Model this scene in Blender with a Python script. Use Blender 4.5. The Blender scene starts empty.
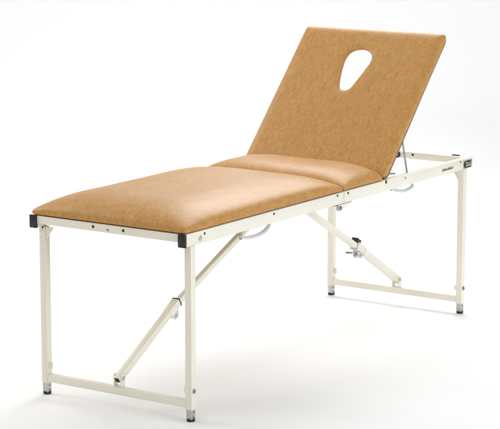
import bpy, bmesh, math, random
from mathutils import Vector, Matrix, noise
random.seed(4)
C = bpy.context.scene.collection
SC = bpy.context.scene
L, W, H = 1.870, 0.6135, 0.600          # frame length, width, height of its top
JX = 0.933                              # folding joint halfway along
RW, RH = 0.026, 0.040                   # side rail section

# ------------------------------------------------------------------ materials
def mat(name):
    m = bpy.data.materials.new(name); m.use_nodes = True
    nt = m.node_tree; b = nt.nodes['Principled BSDF']
    return m, nt, b
def N(nt, t, **kw):
    n = nt.nodes.new(t)
    for k, v in kw.items(): setattr(n, k, v)
    return n
def ramp(nt, stops):
    r = N(nt, 'ShaderNodeValToRGB'); e = r.color_ramp.elements
    while len(e) < len(stops): e.new(.5)
    for i, (p, c) in enumerate(stops):
        e[i].position = p; e[i].color = (*c, 1)
    return r

def leather():
    m, nt, b = mat('tan_leatherette'); l = nt.links
    tc = N(nt, 'ShaderNodeTexCoord')
    mp = N(nt, 'ShaderNodeMapping'); mp.inputs['Rotation'].default_value = (0, 0, math.radians(25))
    mp.inputs['Scale'].default_value = (.75, 1.9, 1.2)
    l.new(tc.outputs['Object'], mp.inputs['Vector'])
    n1 = N(nt, 'ShaderNodeTexNoise'); n1.inputs['Scale'].default_value = 44; n1.inputs['Detail'].default_value = 7
    n1.inputs['Roughness'].default_value = .62; n1.inputs['Distortion'].default_value = .9
    l.new(mp.outputs['Vector'], n1.inputs['Vector'])
    r1 = ramp(nt, [(.27, (.430, .206, .049)), (.50, (.512, .262, .071)), (.73, (.590, .324, .100))])
    l.new(n1.outputs['Fac'], r1.inputs['Fac'])
    # fine dark flecks in the print of the vinyl
    n2 = N(nt, 'ShaderNodeTexNoise'); n2.inputs['Scale'].default_value = 95; n2.inputs['Detail'].default_value = 4
    n2.inputs['Distortion'].default_value = 1.6
    l.new(mp.outputs['Vector'], n2.inputs['Vector'])
    r2 = ramp(nt, [(.32, (.78, .73, .64)), (.50, (1, 1, 1)), (.70, (1.0, 1.0, 1.0))])
    l.new(n2.outputs['Fac'], r2.inputs['Fac'])
    mx = N(nt, 'ShaderNodeMixRGB', blend_type='MULTIPLY'); mx.inputs['Fac'].default_value = .8
    l.new(r1.outputs['Color'], mx.inputs['Color1']); l.new(r2.outputs['Color'], mx.inputs['Color2'])
    l.new(mx.outputs['Color'], b.inputs['Base Color'])
    # pebbled grain plus slow waviness of stretched upholstery
    v = N(nt, 'ShaderNodeTexVoronoi'); v.inputs['Scale'].default_value = 420
    l.new(tc.outputs['Object'], v.inputs['Vector'])
    n3 = N(nt, 'ShaderNodeTexNoise'); n3.inputs['Scale'].default_value = 9; n3.inputs['Detail'].default_value = 3
    l.new(mp.outputs['Vector'], n3.inputs['Vector'])
    b1 = N(nt, 'ShaderNodeBump'); b1.inputs['Strength'].default_value = .22; b1.inputs['Distance'].default_value = .0009
    b2 = N(nt, 'ShaderNodeBump'); b2.inputs['Strength'].default_value = .32; b2.inputs['Distance'].default_value = .006
    l.new(v.outputs['Distance'], b1.inputs['Height']); l.new(n3.outputs['Fac'], b2.inputs['Height'])
    l.new(b2.outputs['Normal'], b1.inputs['Normal']); l.new(b1.outputs['Normal'], b.inputs['Normal'])
    rr = N(nt, 'ShaderNodeMapRange'); rr.inputs['To Min'].default_value = .35; rr.inputs['To Max'].default_value = .47
    l.new(n1.outputs['Fac'], rr.inputs['Value']); l.new(rr.outputs['Result'], b.inputs['Roughness'])
    b.inputs['IOR'].default_value = 1.42
    return m
def paint():
    m, nt, b = mat('cream_powder_coat'); l = nt.links
    tc = N(nt, 'ShaderNodeTexCoord')
    n1 = N(nt, 'ShaderNodeTexNoise'); n1.inputs['Scale'].default_value = 9; n1.inputs['Detail'].default_value = 5
    l.new(tc.outputs['Object'], n1.inputs['Vector'])
    r = ramp(nt, [(.3, (.79, .752, .635)), (.7, (.83, .797, .69))])
    l.new(n1.outputs['Fac'], r.inputs['Fac']); l.new(r.outputs['Color'], b.inputs['Base Color'])
    n2 = N(nt, 'ShaderNodeTexNoise'); n2.inputs['Scale'].default_value = 520; n2.inputs['Detail'].default_value = 2
    l.new(tc.outputs['Object'], n2.inputs['Vector'])
    bp = N(nt, 'ShaderNodeBump'); bp.inputs['Strength'].default_value = .12; bp.inputs['Distance'].default_value = .0006
    l.new(n2.outputs['Fac'], bp.inputs['Height']); l.new(bp.outputs['Normal'], b.inputs['Normal'])
    b.inputs['Roughness'].default_value = .36
    return m
def plain(name, col, rough, metal=0, var=.15, scale=60):
    m, nt, b = mat(name); l = nt.links
    tc = N(nt, 'ShaderNodeTexCoord')
    n1 = N(nt, 'ShaderNodeTexNoise'); n1.inputs['Scale'].default_value = scale; n1.inputs['Detail'].default_value = 4
    l.new(tc.outputs['Object'], n1.inputs['Vector'])
    r = ramp(nt, [(.3, tuple(c*(1-var) for c in col)), (.7, tuple(min(1, c*(1+var)) for c in col))])
    l.new(n1.outputs['Fac'], r.inputs['Fac']); l.new(r.outputs['Color'], b.inputs['Base Color'])
    rr = N(nt, 'ShaderNodeMapRange'); rr.inputs['To Min'].default_value = rough*.8; rr.inputs['To Max'].default_value = min(1, rough*1.25)
    l.new(n1.outputs['Fac'], rr.inputs['Value']); l.new(rr.outputs['Result'], b.inputs['Roughness'])
    b.inputs['Metallic'].default_value = metal
    return m
M = dict(
    leather=leather(), paint=paint(),
    black=plain('black_plastic', (.012, .012, .013), .42),
    rubber=plain('black_rubber', (.015, .015, .015), .6),
    steel=plain('zinc_steel', (.62, .61, .58), .30, 1),
    rod=plain('grey_steel_rod', (.36, .36, .36), .36, 1),
    sleeve=plain('galvanised_sleeve', (.50, .495, .47), .36, 1, .12, 35),
    grip=plain('pale_grey_plastic', (.62, .63, .64), .3, 0, .06),
    hole=plain('dark_hole', (.02, .018, .016), .7),
    edge_shade=plain('brown_edge_shade', (.19, .09, .032), .6, 0, .1, 40),  # dark brown that paints in the shade along the backrest's edge
    board=plain('pale_board', (.40, .29, .17), .55, 0, .08, 14),
    ply=plain('birch_board', (.50, .38, .24), .6, 0, .12, 12),
    brass=plain('bronze_mark', (.16, .10, .055), .45, 0),
    plate=plain('latch_plate', (.40, .39, .34), .35, 1),
)

# ------------------------------------------------------------------ mesh helpers
ROOT = Vector((L/2, W/2, 0))
root = bpy.data.objects.new('massage_table', None); C.objects.link(root)
root.empty_display_size = .2; root.location = ROOT
root['label'] = 'tan leatherette massage table with raised backrest on a cream folding steel frame'
root['category'] = 'massage table'

def obj(name, bm, m, parent=root, smooth=False, angle=35, bevel=0.0):
    if bevel:
        bmesh.ops.bevel(bm, geom=[e for e in bm.edges if e.calc_face_angle(0) > .6], offset=bevel,
                        segments=2, affect='EDGES', profile=.5, clamp_overlap=True)
    bmesh.ops.recalc_face_normals(bm, faces=bm.faces)
    off = ROOT if parent is not None else Vector()
    bmesh.ops.translate(bm, verts=bm.verts, vec=-off)
    me = bpy.data.meshes.new(name); bm.to_mesh(me); bm.free()
    me.materials.append(M[m] if isinstance(m, str) else m)
    if smooth or bevel:
        me.polygons.foreach_set('use_smooth', [True]*len(me.polygons))
        if not smooth or angle: me.set_sharp_from_angle(angle=math.radians(angle))
    o = bpy.data.objects.new(name, me); C.objects.link(o)
    if parent is not None: o.parent = parent
    return o
def BM(): return bmesh.new()
def box(bm, a, b):
    r = bmesh.ops.create_cube(bm, size=1)
    c = [(a[i]+b[i])/2 for i in range(3)]; s = [abs(b[i]-a[i]) for i in range(3)]
    for v in r['verts']: v.co = Vector([c[i]+v.co[i]*s[i] for i in range(3)])
    return bm
def beam(bm, p, q, w, h, up=(0, 1, 0)):
    """square tube from p to q; w along up, h across"""
    p, q = Vector(p), Vector(q); d = (q-p); ln = d.length; d.normalize()
    u = Vector(up); u = (u-d*u.dot(d)).normalized(); s = d.cross(u)
    r = bmesh.ops.create_cube(bm, size=1)
    mid = (p+q)/2
    for v in r['verts']: v.co = mid+d*(v.co.x*ln)+u*(v.co.y*w)+s*(v.co.z*h)
    return bm
def cyl(bm, p, q, r, n=20, r2=None):
    p, q = Vector(p), Vector(q); d = (q-p); ln = d.length
    rot = Vector((0, 0, 1)).rotation_difference(d.normalized()).to_matrix().to_4x4()
    bmesh.ops.create_cone(bm, cap_ends=True, segments=n, radius1=r, radius2=r if r2 is None else r2, depth=ln,
                          matrix=Matrix.Translation((p+q)/2) @ rot)
    return bm
def prism(bm, pts, off):
    """closed polygon (3D points) pushed out by the vector off"""
    off = Vector(off)
    a = [bm.verts.new(p) for p in pts]; b = [bm.verts.new(Vector(p)+off) for p in pts]
    bm.faces.new(a); bm.faces.new(b[::-1])
    for i in range(len(pts)):
        j = (i+1) % len(pts); bm.faces.new((a[i], b[i], b[j], a[j]))
    return bm
def smooth_path(pts, k=10):
    pts = [Vector(p) for p in pts]; P = [pts[0]*2-pts[1]]+pts+[pts[-1]*2-pts[-2]]; out = []
    for i in range(1, len(P)-2):
        for j in range(k):
            t = j/k; a, b, c, d = P[i-1], P[i], P[i+1], P[i+2]
            out.append(.5*((2*b)+(c-a)*t+(2*a-5*b+4*c-d)*t*t+(3*b-a-3*c+d)*t**3))
    out.append(pts[-1]); return out
def tube(bm, pts, rad, n=12, flat=None):
    """round (or flattened) bar along a path; rad may be a function of 0..1"""
    rings = []; m = len(pts); prev = None
    for i, p in enumerate(pts):
        t = (pts[min(i+1, m-1)]-pts[max(i-1, 0)]).normalized()
        u = Vector((0, 1, 0)) if prev is None else prev
        u = (u-t*u.dot(t)).normalized(); prev = u; s = t.cross(u)
        r = rad(i/(m-1)) if callable(rad) else rad
        ru, rs = (r, r) if flat is None else (r, r*flat)
        rings.append([bm.verts.new(p+u*math.cos(2*math.pi*k/n)*ru+s*math.sin(2*math.pi*k/n)*rs) for k in range(n)])
    for a, b in zip(rings, rings[1:]):
        for k in range(n): bm.faces.new((a[k], a[(k+1) % n], b[(k+1) % n], b[k]))
    bm.faces.new(rings[0][::-1]); bm.faces.new(rings[-1])
    return bm
def bolt(parent, p, d, r=.006, h=.004, m='steel', washer=True, name='bolt'):
    """screw head at p pointing along d, on a washer, with a hex socket"""
    p, d = Vector(p), Vector(d).normalized(); bm = BM()
    if washer: cyl(bm, p, p+d*.0015, r*1.45, 24)
    cyl(bm, p+d*(.0012 if washer else 0), p+d*h, r, 6 if washer else 20, r*.86)
    return obj(name, bm, m, parent, bevel=.0004)
def dot(parent, p, d, r=.004, name='screw_hole'):
    p, d = Vector(p), Vector(d).normalized(); bm = BM()
    cyl(bm, p-d*.002, p+d*.0007, r, 20)
    return obj(name, bm, 'hole', parent)

# ------------------------------------------------------------------ cushions
def steps(a, b, n, pw=2.0):
    """grid stations, dense near both ends"""
    out = []
    for i in range(n+1):
        t = i/n*2-1
        out.append((a+b)/2+(b-a)/2*math.copysign(1-(1-abs(t))**pw, t))
    return out
def roll(d, R, p=2.2):
    t = max(0, min(d/R, 1)); return (1-(1-t)**p)**(1/p)
def cushion(name, x0, x1, y0, y1, z0, T, Rx0, Rx1, Ry, lip, cr, label=None):
    bm = BM(); nx, ny = 110, 84
    xs, ys = steps(x0, x1, nx, 1.7), steps(y0, y1, ny, 1.7)
    cx, cy = (x0+x1)/2, (y0+y1)/2
    top = []; lo = []
    def plan(x, y):
        # round the plan corners by pulling them in
        dx0, dy0 = min(x-x0, x1-x), min(y-y0, y1-y)
        if dx0 < cr and dy0 < cr:
            vx, vy = cr-dx0, cr-dy0; m = max(vx, vy); ln = math.hypot(vx, vy)
            if ln > 1e-9:
                k = m/ln
                dx0, dy0 = cr-vx*k, cr-vy*k
            x = x0+dx0 if x < cx else x1-dx0; y = y0+dy0 if y < cy else y1-dy0
        return x, y
    for i, x in enumerate(xs):
        row = []
        for j, y in enumerate(ys):
            gx = roll(x-x0, Rx0)*roll(x1-x, Rx1); gy = roll(y-y0, Ry)*roll(y1-y, Ry)
            px, py = plan(x, y)
            h = lip+(T-lip)*gx*gy
            h += .0012*gx*gy*noise.noise(Vector((x*7, y*9, 1.3)))
            row.append(bm.verts.new((px, py, z0+h)))
        top.append(row)
    for i in range(nx):
        for j in range(ny): bm.faces.new((top[i][j], top[i+1][j], top[i+1][j+1], top[i][j+1]))
    ring = [top[i][0] for i in range(nx+1)]+[top[nx][j] for j in range(1, ny+1)] + \
           [top[i][ny] for i in range(nx-1, -1, -1)]+[top[0][j] for j in range(ny-1, 0, -1)]
    prev = ring
    for k, (ins, z) in enumerate(((-.0012, lip*.62), (-.0006, lip*.3), (.0015, .001), (.008, 0))):
        cur = []
        for v in ring:
            dx = (-1 if v.co.x > cx else 1)*ins; dy = (-1 if v.co.y > cy else 1)*ins
            ex = min(v.co.x-x0, x1-v.co.x) < .02; ey = min(v.co.y-y0, y1-v.co.y) < .02
            cur.append(bm.verts.new((v.co.x+(dx if ex else 0), v.co.y+(dy if ey else 0), z0+z)))
        for a in range(len(ring)):
            b = (a+1) % len(ring); bm.faces.new((prev[a], cur[a], cur[b], prev[b]))
        prev = cur
    bm.faces.new(prev[::-1])
    o = obj(name, bm, 'leather', root, smooth=True, angle=75)
    if label: o['label'] = label
    return o
ZP = H+.0025
lc = cushion('leg_cushion', .004, JX-.002, .002, W-.002, ZP, .0665, .21, .24, .20, .0105, .013)
hpc = cushion('hip_cushion', JX+.002, 1.2, .002, W-.002, ZP, .0592, .13, .05, .20, .0105, .013)
for par, x0, x1 in ((lc, .034, JX-.044), (hpc, JX+.064, 1.185)):        # pale board the foam is glued to, between the rails
    bm = BM(); box(bm, (x0, RW+.004, H-.010), (x1, W-RW-.004, ZP-.0006))
    obj('base_board', bm, 'board', par, bevel=.001)

# backrest: local frame s (up the slope), y (across), n (out of the front)
BO = Vector((1.2, 0, .6185)); BS = Vector((.685, 0, .728)).normalized(); BN = Vector((-BS.z, 0, BS.x))
def bp(s, y, n): return BO+BS*s+Vector((0, y, 0))+BN*n
S0, S1, Y0, Y1 = .004, .649, .003, W-.006
HOLE = [(.549, .318), (.545, .297), (.534, .277), (.516, .265), (.491, .261), (.447, .271), (.404, .283), (.373, .292),
        (.360, .303), (.356, .318), (.361, .334), (.376, .345), (.417, .357), (.463, .366), (.500, .369), (.528, .361), (.543, .342)]
hc = (.462, .316)
hp = smooth_path([(a, b, 0) for a, b in HOLE+HOLE[:1]], 16)
def hole_r(th):
    """distance from the hole's centre to its rim in direction th"""
    dx, dy = math.cos(th), math.sin(th); best = .05
    for p, q in zip(hp, hp[1:]):
        ax, ay, bx, by = p.x-hc[0], p.y-hc[1], q.x-hc[0], q.y-hc[1]
        den = dx*(by-ay)-dy*(bx-ax)
        if abs(den) < 1e-12: continue
        t = (ax*(by-ay)-ay*(bx-ax))/den; u = (ax*dy-ay*dx)/den
        if t > 0 and -1e-6 <= u <= 1+1e-6: best = t
    return best
def rect_r(th, cr=.020):
    dx, dy = math.cos(th), math.sin(th); lo, hi = 0, 2
    def sdf(x, y):
        qx = abs(x-(S0+S1)/2)-(S1-S0)/2+cr; qy = abs(y-(Y0+Y1)/2)-(Y1-Y0)/2+cr
        return math.hypot(max(qx, 0), max(qy, 0))+min(max(qx, qy), 0)-cr
    for _ in range(40):
        m = (lo+hi)/2
        if sdf(hc[0]+dx*m, hc[1]+dy*m) < 0: lo = m
        else: hi = m
    return lo
def sdf_in(x, y, cr=.020):
    qx = abs(x-(S0+S1)/2)-(S1-S0)/2+cr; qy = abs(y-(Y0+Y1)/2)-(Y1-Y0)/2+cr
    return -(math.hypot(max(qx, 0), max(qy, 0))+min(max(qx, qy), 0)-cr)
angs = [2*math.pi*i/260 for i in range(260)]
for cx_, cy_ in ((S0, Y0), (S0, Y1), (S1, Y0), (S1, Y1)):
    a0 = math.atan2(cy_-hc[1], cx_-hc[0]) % (2*math.pi)
    angs += [(a0+d*.004) % (2*math.pi) for d in range(-7, 8)]
angs = sorted(set(angs))
HR = [hole_r(a) for a in angs]; OR = [rect_r(a) for a in angs]
def ring_mesh(name, depth_back, mats, parent, front_fn, inset=0.0, flare=1.36, nr=54, label=None, shrink=1.0):
    bm = BM(); rings = []
    for k in range(nr+1):
        t = k/nr*2-1; t = (1+math.copysign(1-(1-abs(t))**1.9, t))/2
        row = []
        for a, h, o in zip(angs, HR, OR):
            r = h*shrink+(o-inset-h*shrink)*t
            s, y = hc[0]+math.cos(a)*r, hc[1]+math.sin(a)*r
            row.append(bm.verts.new(bp(s, y, front_fn(s, y, r-h, sdf_in(s, y)))))
        rings.append(row)
    # outer side, back face, flared wall of the opening
    def ringat(rf, n): return [bm.verts.new(bp(hc[0]+math.cos(a)*rf(h, o), hc[1]+math.sin(a)*rf(h, o), n)) for a, h, o in zip(angs, HR, OR)]
    n0 = depth_back
    rings.append(ringat(lambda h, o: o-inset-(.0010 if not inset else 0), n0*.75))
    rings.append(ringat(lambda h, o: o-inset-.003, n0*.94))
    rings.append(ringat(lambda h, o: o-inset-.007, n0))
    rings.append(ringat(lambda h, o: h*shrink*flare, n0))
    rings.append(ringat(lambda h, o: h*shrink*(1+(flare-1)*.45), n0*.6))
    n = len(angs)
    for p, q in zip(rings, rings[1:]+rings[:1]):
        for i in range(n):
            j = (i+1) % n; bm.faces.new((p[i], p[j], q[j], q[i]))
    return obj(name, bm, mats, parent, smooth=True, angle=60)
def pad_front(s, y, dh, do):
    e = roll(do, .046, 2.1); c = roll(max(dh, 0), .032, 2.0)
    n = -.0165*(1-e)-.010*(1-c)
    n += .003*min(1, do/.2)
    n += .0010*e*c*noise.noise(Vector((s*8, y*8, 5.1)))
    return n
back = ring_mesh('backrest', -.030, 'leather', root, pad_front)
ring_mesh('backboard', -.042, 'edge_shade', back, lambda s, y, dh, do: -.0305, inset=.0045, flare=1.03, nr=6, shrink=1.5)  # board coloured dark so its rim reads as the pad's shaded edge
bm = BM()
for y in (.06, W-.085): beam(bm, bp(.0, y, -.0525), bp(.56, y, -.0525), .02, .02)
beam(bm, bp(.36, .071, -.0525), bp(.36, W-.096, -.0525), .02, .019, up=BS)
obj('backrest_frame', bm, 'paint', back, bevel=.0015)

# ------------------------------------------------------------------ frame: side rails, end rails
def side_rail(x0, x1, y0, near, front):
    bm = BM(); box(bm, (x0, y0, H-RH), (x1, y0+RW, H))
    return obj('side_rail', bm, 'paint', root, bevel=.0022)
rn_f = side_rail(.0075, JX-.0012, 0, True, True)
rn_r = side_rail(JX+.0012, L, 0, True, False)
rf_f = side_rail(.0075, JX-.0012, W-RW, False, True)
rf_r = side_rail(JX+.0012, L, W-RW, False, False)
for rail, y0 in ((rn_f, 0), (rf_f, W-RW)):           # black plugs in the open ends
    bm = BM(); box(bm, (-.001, y0-.0012, H-RH-.0012), (.0085, y0+RW+.0012, H+.0012))
    obj('end_cap', bm, 'black', rail, bevel=.002)
for rail, y0 in ((rn_r, 0), (rf_r, W-RW)):           # thin grey plugs at the head end
    bm = BM(); box(bm, (L-.0005, y0+.001, H-RH+.001), (L+.0025, y0+RW-.001, H-.001))
    obj('end_plug', bm, 'grip', rail, bevel=.0008)
def end_rail(x0, x1):
    bm = BM(); box(bm, (x0, RW, H-.0265), (x1, W-RW, H-.0008))
    return obj('end_rail', bm, 'paint', root, bevel=.0018)
er_f = end_rail(.004, .029); er_r = end_rail(L-.029, L-.004)
for y in (.239, .358): dot(er_f, (.004, y, .588), (-1, 0, 0), .0048)
bolt(er_f, (.004, .300, .583), (-1, 0, 0), .0042, .0025, 'rod', washer=False)
# head end rail: black socket with a bright screw, and a plain hole
bm = BM(); cyl(bm, (L-.0288, .312, .586), (L-.034, .312, .586), .0135, 28)
kn = obj('knob', bm, 'black', er_r, bevel=.0012)
bolt(kn, (L-.034, .308, .586), (-1, 0, 0), .0045, .003, 'steel', washer=False)
dot(er_r, (L-.029, .244, .5895), (-1, 0, 0), .0048)
bm = BM(); box(bm, (L-.014, .052, H-.001), (L-.004, .083, H+.003))
obj('latch_bar', bm, 'black', er_r, bevel=.0012)
# cross members at the folding joint (under the cushions)
er = []
for x in (JX-.028, JX+.047):
    bm = BM(); box(bm, (x-.0125, RW, H-.0265), (x+.0125, W-RW, H-.0008))
    er.append(obj('cross_rail', bm, 'paint', root, bevel=.0018))
# fittings on the near side rail
ny = (0, -1, 0)
bolt(rn_f, (.080, 0, .5775), ny, .0062, .0045)
for p in ((.104, .589), (.495, .5905), (.889, .5925)): dot(rn_f, (p[0], 0, p[1]), ny, .0042)
for p in ((.958, .592), (1.217, .594)): dot(rn_r, (p[0], 0, p[1]), ny, .0046 if p[0] < 1 else .0062)
bolt(rn_r, (1.352, 0, .590), ny, .0048, .003, 'steel', washer=False)
bolt(rn_r, (1.772, 0, .5925), ny, .0038, .0022, 'brass', washer=False)
for x in (.12, .5, .89): dot(rf_f, (x, W, .59), (0, 1, 0), .0042)
# illegible maker's badge: small dark marks on a pale strip
bm = BM(); box(bm, (1.624, -.0010, .5725), (1.716, .002, .5875))
bd = obj('badge', bm, 'paint', rn_r, bevel=.0005)
bm = BM(); x = 1.629
for w_, h_ in ((.0105, .0100), (.007, .0075), (.0085, .0085), (.006, .0075), (.0085, .0075), (.0095, .0088), (.007, .0075), (.0095, .0080)):
    cz = .5795
    box(bm, (x, -.0019, cz-h_/2), (x+w_*.34, -.0008, cz+h_/2))
    zz = random.choice((-.5, -.08, .22))
    box(bm, (x+w_*.34, -.00185, cz+h_*zz), (x+w_*.72, -.0008, cz+h_*(zz+.28)))
    box(bm, (x+w_*.72, -.0019, cz-h_/2), (x+w_, -.0008, cz+h_*random.choice((.1, .5)))); x += w_+.0020
obj('badge_lettering', bm, 'brass', bd)
# case latch at the head end of the near rail
bm = BM(); box(bm, (1.796, -.0022, .5625), (1.858, .001, .5925))
la = obj('latch', bm, 'plate', rn_r, bevel=.0008)
bm = BM(); box(bm, (1.806, -.0072, .5695), (1.848, -.0020, .5865))
obj('latch_lever', bm, 'plate', la, bevel=.0015)
bm = BM(); box(bm, (1.810, -.0040, .5870), (1.848, -.0018, .5905)); box(bm, (1.803, -.0040, .5650), (1.846, -.0018, .5688))
box(bm, (1.797, -.0046, .571), (1.8045, -.0018, .584))
obj('latch_slot', bm, 'hole', la)

# hinge bracket under the joint
bm = BM()
prism(bm, [(.876, .004, H-RH-.003), (.994, .004, H-RH-.003), (.968, .004, .549), (.933, .004, .5375), (.908, .004, .5345), (.884, .004, .549)], (0, .003, 0))
hb = obj('hinge_bracket', bm, 'paint', root, bevel=.0008)
bm = BM(); box(bm, (.872, .0075, H-RH-.004), (.996, .024, H-RH+.0005))
obj('hinge_leaf', bm, 'plate', hb)
bolt(hb, (.914, .004, .5455), ny, .0062, .006, 'rod')
bm = BM(); box(bm, (.8905, .0012, .539), (.8985, .0042, .562)); obj('hinge_tab', bm, 'plate', hb, bevel=.0006)
bm = BM()
prism(bm, [(.876, W-.007, H-RH-.003), (.994, W-.007, H-RH-.003), (.968, W-.007, .549), (.933, W-.007, .5375), (.908, W-.007, .5345), (.884, W-.007, .549)], (0, .003, 0))
hb2 = obj('hinge_bracket', bm, 'paint', root, bevel=.0008)
bolt(hb2, (.914, W-.004, .5455), (0, 1, 0), .0062, .006, 'rod')

# ------------------------------------------------------------------ legs
LX_F, LX_R, LS = .046, 1.816, .025
NY, FY = .002, .579                       # lower y of near and far legs
def leg(cx, y0, side):
    x0, x1, y1 = cx-LS/2, cx+LS/2, y0+LS; yc = (y0+y1)/2
    bm = BM(); box(bm, (x0, y0, .038), (x1, y1, H-RH-.0008))
    o = obj('leg', bm, 'paint', root, bevel=.002)
    bm = BM(); box(bm, (cx-.0105, yc-.0105, .006), (cx+.0105, yc+.0105, .060))
    sl = obj('leg_extension', bm, 'sleeve', o, bevel=.0016)
    bm = BM(); cyl(bm, (cx, yc, .0), (cx, yc, .0085), .0128, 28, .0135)
    obj('rubber_foot', bm, 'rubber', o, bevel=.0012)
    for z in (.014, .030): dot(sl, (cx, yc-.0105, z), ny, .0022)
    # clamp screw through the leg: head outside, wing nut inside
    out = -1 if side == 'near' else 1
    yo, yi = (y0, y1) if side == 'near' else (y1, y0)
    bolt(o, (cx, yo, .098), (0, out, 0), .0055, .0055, 'rod')
    bm = BM(); cyl(bm, (cx, yi, .098), (cx, yi-out*.006, .098), .0075, 20)
    box(bm, (cx-.002, yi-out*.004, .088), (cx+.002, yi-out*.012, .108))
    obj('wing_nut', bm, 'paint', o, bevel=.0008)
    return o
lfn = leg(LX_F, NY, 'near'); lff = leg(LX_F, FY, 'far')
lrn = leg(LX_R, NY, 'near'); lrf = leg(LX_R, FY, 'far')
for p in (.525, .505, .485, .465): dot(lff, (LX_F-LS/2, FY+.0125, p+.02), (-1, 0, 0), .0010)
def gusset(par, cx, y, d):
    bm = BM(); z = H-RH-.0012
    prism(bm, [(cx-.0015, y, z), (cx-.0015, y+d*.030, z), (cx-.0015, y+d*.026, z-.008), (cx-.0015, y+d*.002, z-.040), (cx-.0015, y, z-.040)], (.003, 0, 0))
    return obj('gusset', bm, 'paint', par, bevel=.0006)
gusset(lff, LX_F-.006, FY-.0003, -1)
gusset(lrn, LX_R-.006, NY+LS+.0003, 1); gusset(lrf, LX_R-.006, FY-.0003, -1)
dot(lff, (LX_F-LS/2, FY+.009, .556), (-1, 0, 0), .0032)
def crossbar(cx):
    bm = BM(); box(bm, (cx-.0118, NY+LS, .0435), (cx+.0118, FY, .0680))
    return obj('leg_crossbar', bm, 'paint', root, bevel=.0018)
cb_f, cb_r = crossbar(LX_F), crossbar(LX_R)
for cb, cx in ((cb_f, LX_F), (cb_r, LX_R)):       # welded lugs just outside the legs
    pass

# ------------------------------------------------------------------ folding braces
BY = .294
def brace(cb, cx, lo, mid, up, sgn):
    lo, mid, up = Vector(lo), Vector(mid), Vector(up)
    # fork welded on the crossbar
    bm = BM()
    for y in (BY-.0155, BY+.0125): box(bm, (cx-.010, y, .0715), (cx+.010, y+.003, lo.z+.013))
    box(bm, (cx-.0098, BY-.0157, .0685), (cx+.0098, BY+.0157, .0718))
    fk = obj('fork', bm, 'paint', cb, bevel=.0008)
    bolt(fk, (cx, BY-.0155, lo.z), ny, .0052, .006); bolt(fk, (cx, BY+.0155, lo.z), (0, 1, 0), .0052, .006)
    d = (mid-lo).normalized()
    bm = BM(); beam(bm, lo-d*.012, mid, .0235, .0235)
    br = obj('brace', bm, 'paint', root, bevel=.0018)
    bm = BM(); beam(bm, lo-d*.0126, lo-d*.0115, .0165, .0165); obj('tube_end', bm, 'hole', br)
    d2 = (up-mid).normalized()
    bm = BM(); beam(bm, mid-d2*.05, up, .0195, .0195)
    obj('brace_slider', bm, 'paint', br, bevel=.0016)
    # sleeve at the knee, black lip, lock pin
    bm = BM(); beam(bm, mid-d*.034, mid+d*.026, .0280, .0280)
    col = obj('collar', bm, 'paint', br, bevel=.002)
    bm = BM(); beam(bm, mid+d*.0255, mid+d*.0305, .0290, .0290)
    obj('collar_lip', bm, 'black' if sgn > 0 else 'grip', col, bevel=.0012)
    n = Vector((0, 1, 0)).cross(d)
    if n.z > 0: n = -n
    q = mid-d*.012+n*.0155
    bm = BM()
    for y in (-.012, .009): 
        o = Vector((0, y, 0))
        prism(bm, [q+o-d*.022, q+o+d*.022, q+o+d*.012+n*.019, q+o-d*.010+n*.019], (0, .003, 0))
    obj('knee_lug', bm, 'grip', col, bevel=.0008)
    bm = BM(); cyl(bm, q+n*.011+Vector((0, -.017, 0)), q+n*.011+Vector((0, .017, 0)), .0058, 18)
    obj('lock_pin', bm, 'steel', col, bevel=.0008)
    # yoke on the cross rail at the joint
    bm = BM()
    for y in (-.0135, .0105):
        box(bm, (up.x-.009, up.y+y, up.z-.010), (up.x+.009, up.y+y+.003, H-.0268))
    obj('yoke', bm, 'paint', br, bevel=.0006)
    bm = BM(); cyl(bm, up+Vector((0, -.017, 0)), up+Vector((0, .017, 0)), .004, 14); obj('pivot_bolt', bm, 'steel', br)
    return br, col
b1, c1 = brace(cb_f, LX_F, (LX_F, BY, .098), (.338, BY, .272), (.905, .290, .532), 1)
b2, c2 = brace(cb_r, LX_R, (LX_R, BY, .098), (1.520, BY, .272), (.980, .236, .538), -1)
# black block on the rear sleeve and its pull pin
d_ = (Vector((1.520, BY, .272))-Vector((LX_R, BY, .098))).normalized(); n_ = Vector((-d_.z, 0, d_.x)); n_ = n_ if n_.z > 0 else -n_
m_ = Vector((1.520, BY, .272))+n_*.0155
bm = BM(); beam(bm, m_+d_*.014, m_+d_*.038, .024, .020); obj('stop_block', bm, 'black', c2, bevel=.002)
bm = BM(); cyl(bm, (1.470, BY-.004, .262), (1.430, BY-.004, .270), .0042, 16); obj('pull_pin', bm, 'rod', c2, bevel=.0008)

# ------------------------------------------------------------------ backrest supports
for y, parent in ((.0325, back), (W-.0325, back)):
    bm = BM(); pts = [Vector((1.424, y, .592)), Vector((1.421, y, .603)), Vector((1.372, y, .765))]
    tube(bm, smooth_path(pts, 8), .0036, 12)
    st = obj('support_strut', bm, 'rod', parent, smooth=True, angle=50)
    bm = BM(); cyl(bm, (1.424, y-.006, .590), (1.424, y+.006, .590), .007, 18); obj('strut_eye', bm, 'steel', st, bevel=.0008)
bm = BM(); tube(bm, [Vector((1.245, .034, .6165)), Vector((1.336, .034, .6045))], .0034, 12)
obj('pivot_rod', bm, 'rod', back, smooth=True, angle=50)

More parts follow.
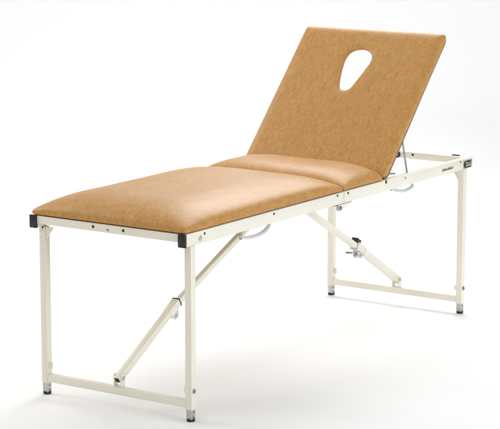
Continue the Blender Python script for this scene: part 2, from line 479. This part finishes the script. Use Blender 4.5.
# ------------------------------------------------------------------ carry handles
def handle(par, mount, ring, path, end):
    bm = BM(); pts = smooth_path([mount, (Vector(mount)+Vector(ring))/2, ring], 6)
    tube(bm, pts, .0052, 10, .55)
    h = obj('handle_link', bm, 'paint', par, smooth=True, angle=50)
    bm = BM()
    rp = Vector(ring); k = 20
    tube(bm, [rp+Vector((math.cos(2*math.pi*i/k)*.0075, 0, math.sin(2*math.pi*i/k)*.0075)) for i in range(k+1)], .0021, 8)
    obj('handle_ring', bm, 'rod', h, smooth=True)
    return h
def carry(par, pts, mount, end):
    bm = BM()
    P_ = smooth_path(pts, 12)
    tube(bm, P_, lambda t: .0052+.0036*min(1, 6*min(t, 1-t)), 16, .62)
    g = obj('carry_handle', bm, 'grip', root, smooth=True, angle=50)
    handle(g, mount, pts[0], pts, end)
    bm = BM(); tube(bm, smooth_path([pts[-1], (Vector(pts[-1])+Vector(end))/2, end], 6), .0026, 10)
    obj('handle_wire', bm, 'rod', g, smooth=True)
    return g
carry(rn_f, [(.318, .010, .541), (.360, .010, .533), (.420, .010, .532), (.462, .010, .541), (.486, .010, .556)],
      (.358, .012, .561), (.489, .012, .561))
carry(rn_r, [(1.272, .010, .5625), (1.315, .010, .548), (1.362, .010, .5405), (1.405, .010, .543), (1.428, .010, .551)],
      (1.232, .012, .5615), (1.420, .012, .5615))

# ------------------------------------------------------------------ seamless white studio sweep
def sweep():
    bm = BM()
    c, s = math.cos(.5916), math.sin(.5916)
    dirf = Vector((c, s, 0)); dirr = Vector((s, -c, 0)); o = Vector((L/2, W/2, 0))
    prof = [(-9, 0), (-6, 0), (-3, 0), (0, 0), (2.6, 0)]
    R = 1.6
    for i in range(1, 25):
        a = math.pi/2*i/24; prof.append((2.6+R*math.sin(a), R*(1-math.cos(a))))
    prof += [(2.6+R, 1.9), (2.6+R, 2.4)]
    rows = []
    for d, z in prof:
        rows.append([bm.verts.new(o+dirf*d+dirr*x+Vector((0, 0, z))) for x in (-7, -3.5, 0, 3.5, 7)])
    for a, b in zip(rows, rows[1:]):
        for k in range(4): bm.faces.new((a[k], b[k], b[k+1], a[k+1]))
    for v in bm.verts: v.co.z -= .0004
    m, nt, b = mat('white_paper'); l = nt.links
    tc = N(nt, 'ShaderNodeTexCoord'); n1 = N(nt, 'ShaderNodeTexNoise'); n1.inputs['Scale'].default_value = 2.2; n1.inputs['Detail'].default_value = 6
    l.new(tc.outputs['Object'], n1.inputs['Vector'])
    r = ramp(nt, [(.3, (.87, .87, .867)), (.7, (.89, .89, .888))]); l.new(n1.outputs['Fac'], r.inputs['Fac']); l.new(r.outputs['Color'], b.inputs['Base Color'])
    b.inputs['Roughness'].default_value = .6
    b.inputs['Specular IOR Level'].default_value = .3
    o_ = obj('studio_backdrop', bm, m, None, smooth=True, angle=0)
    o_['kind'] = 'structure'
sweep()

# ------------------------------------------------------------------ light
w = bpy.data.worlds.new('World'); SC.world = w; w.use_nodes = True
bg = w.node_tree.nodes['Background']; bg.inputs['Color'].default_value = (1, 1, 1, 1); bg.inputs['Strength'].default_value = .34
def area(name, loc, tgt, sx, sy, power, col=(1, 1, 1)):
    d = bpy.data.lights.new(name, 'AREA'); d.shape = 'RECTANGLE'; d.size = sx; d.size_y = sy; d.energy = power; d.color = col
    o = bpy.data.objects.new(name, d); C.objects.link(o); o.location = loc
    o.rotation_euler = (Vector(tgt)-Vector(loc)).to_track_quat('-Z', 'Y').to_euler()
    return o
area('back_softbox', (3.1, 1.05, 2.35), (.7, .2, .6), 1.8, 1.0, 36)
area('overhead_softbox', (.6, .1, 3.8), (.6, .1, 0), 5.5, 5.0, 26)
area('side_softbox', (.9, -3.8, 1.6), (.9, .1, .2), 3.4, 2.2, 84, (.90, .955, 1.0))
area('far_softbox', (0, 3.9, 2.6), (.7, -.2, 0), 3.2, 2.2, 84)
area('front_fill', (-3.4, -.6, 2.6), (.2, -.1, 0), 3.2, 2.4, 30, (1.0, .96, .86))  # added fill light, brightens the foreground floor and foot-end faces
area('backdrop_lamp', (3.9, 1.5, 4.2), (4.1, 1.8, 0), 3.5, 2.0, 50)

# ------------------------------------------------------------------ camera
cam = bpy.data.cameras.new('camera'); co = bpy.data.objects.new('camera', cam); C.objects.link(co)
cam.sensor_width = 36; cam.lens = 147.415; cam.clip_start = .1; cam.clip_end = 200
yaw, pit = .5916280, .1833719
fw = Vector((math.cos(yaw)*math.cos(pit), math.sin(yaw)*math.cos(pit), -math.sin(pit)))
co.location = (-4.96834, -3.57722, 1.79927); co.rotation_euler = fw.to_track_quat('-Z', 'Y').to_euler()
SC.camera = co
SC.render.engine = 'CYCLES'
SC.view_settings.view_transform = 'Standard'; SC.view_settings.look = 'None'
SC.view_settings.exposure = .12; SC.view_settings.gamma = 1
SC.render.resolution_x, SC.render.resolution_y = 1024, 879
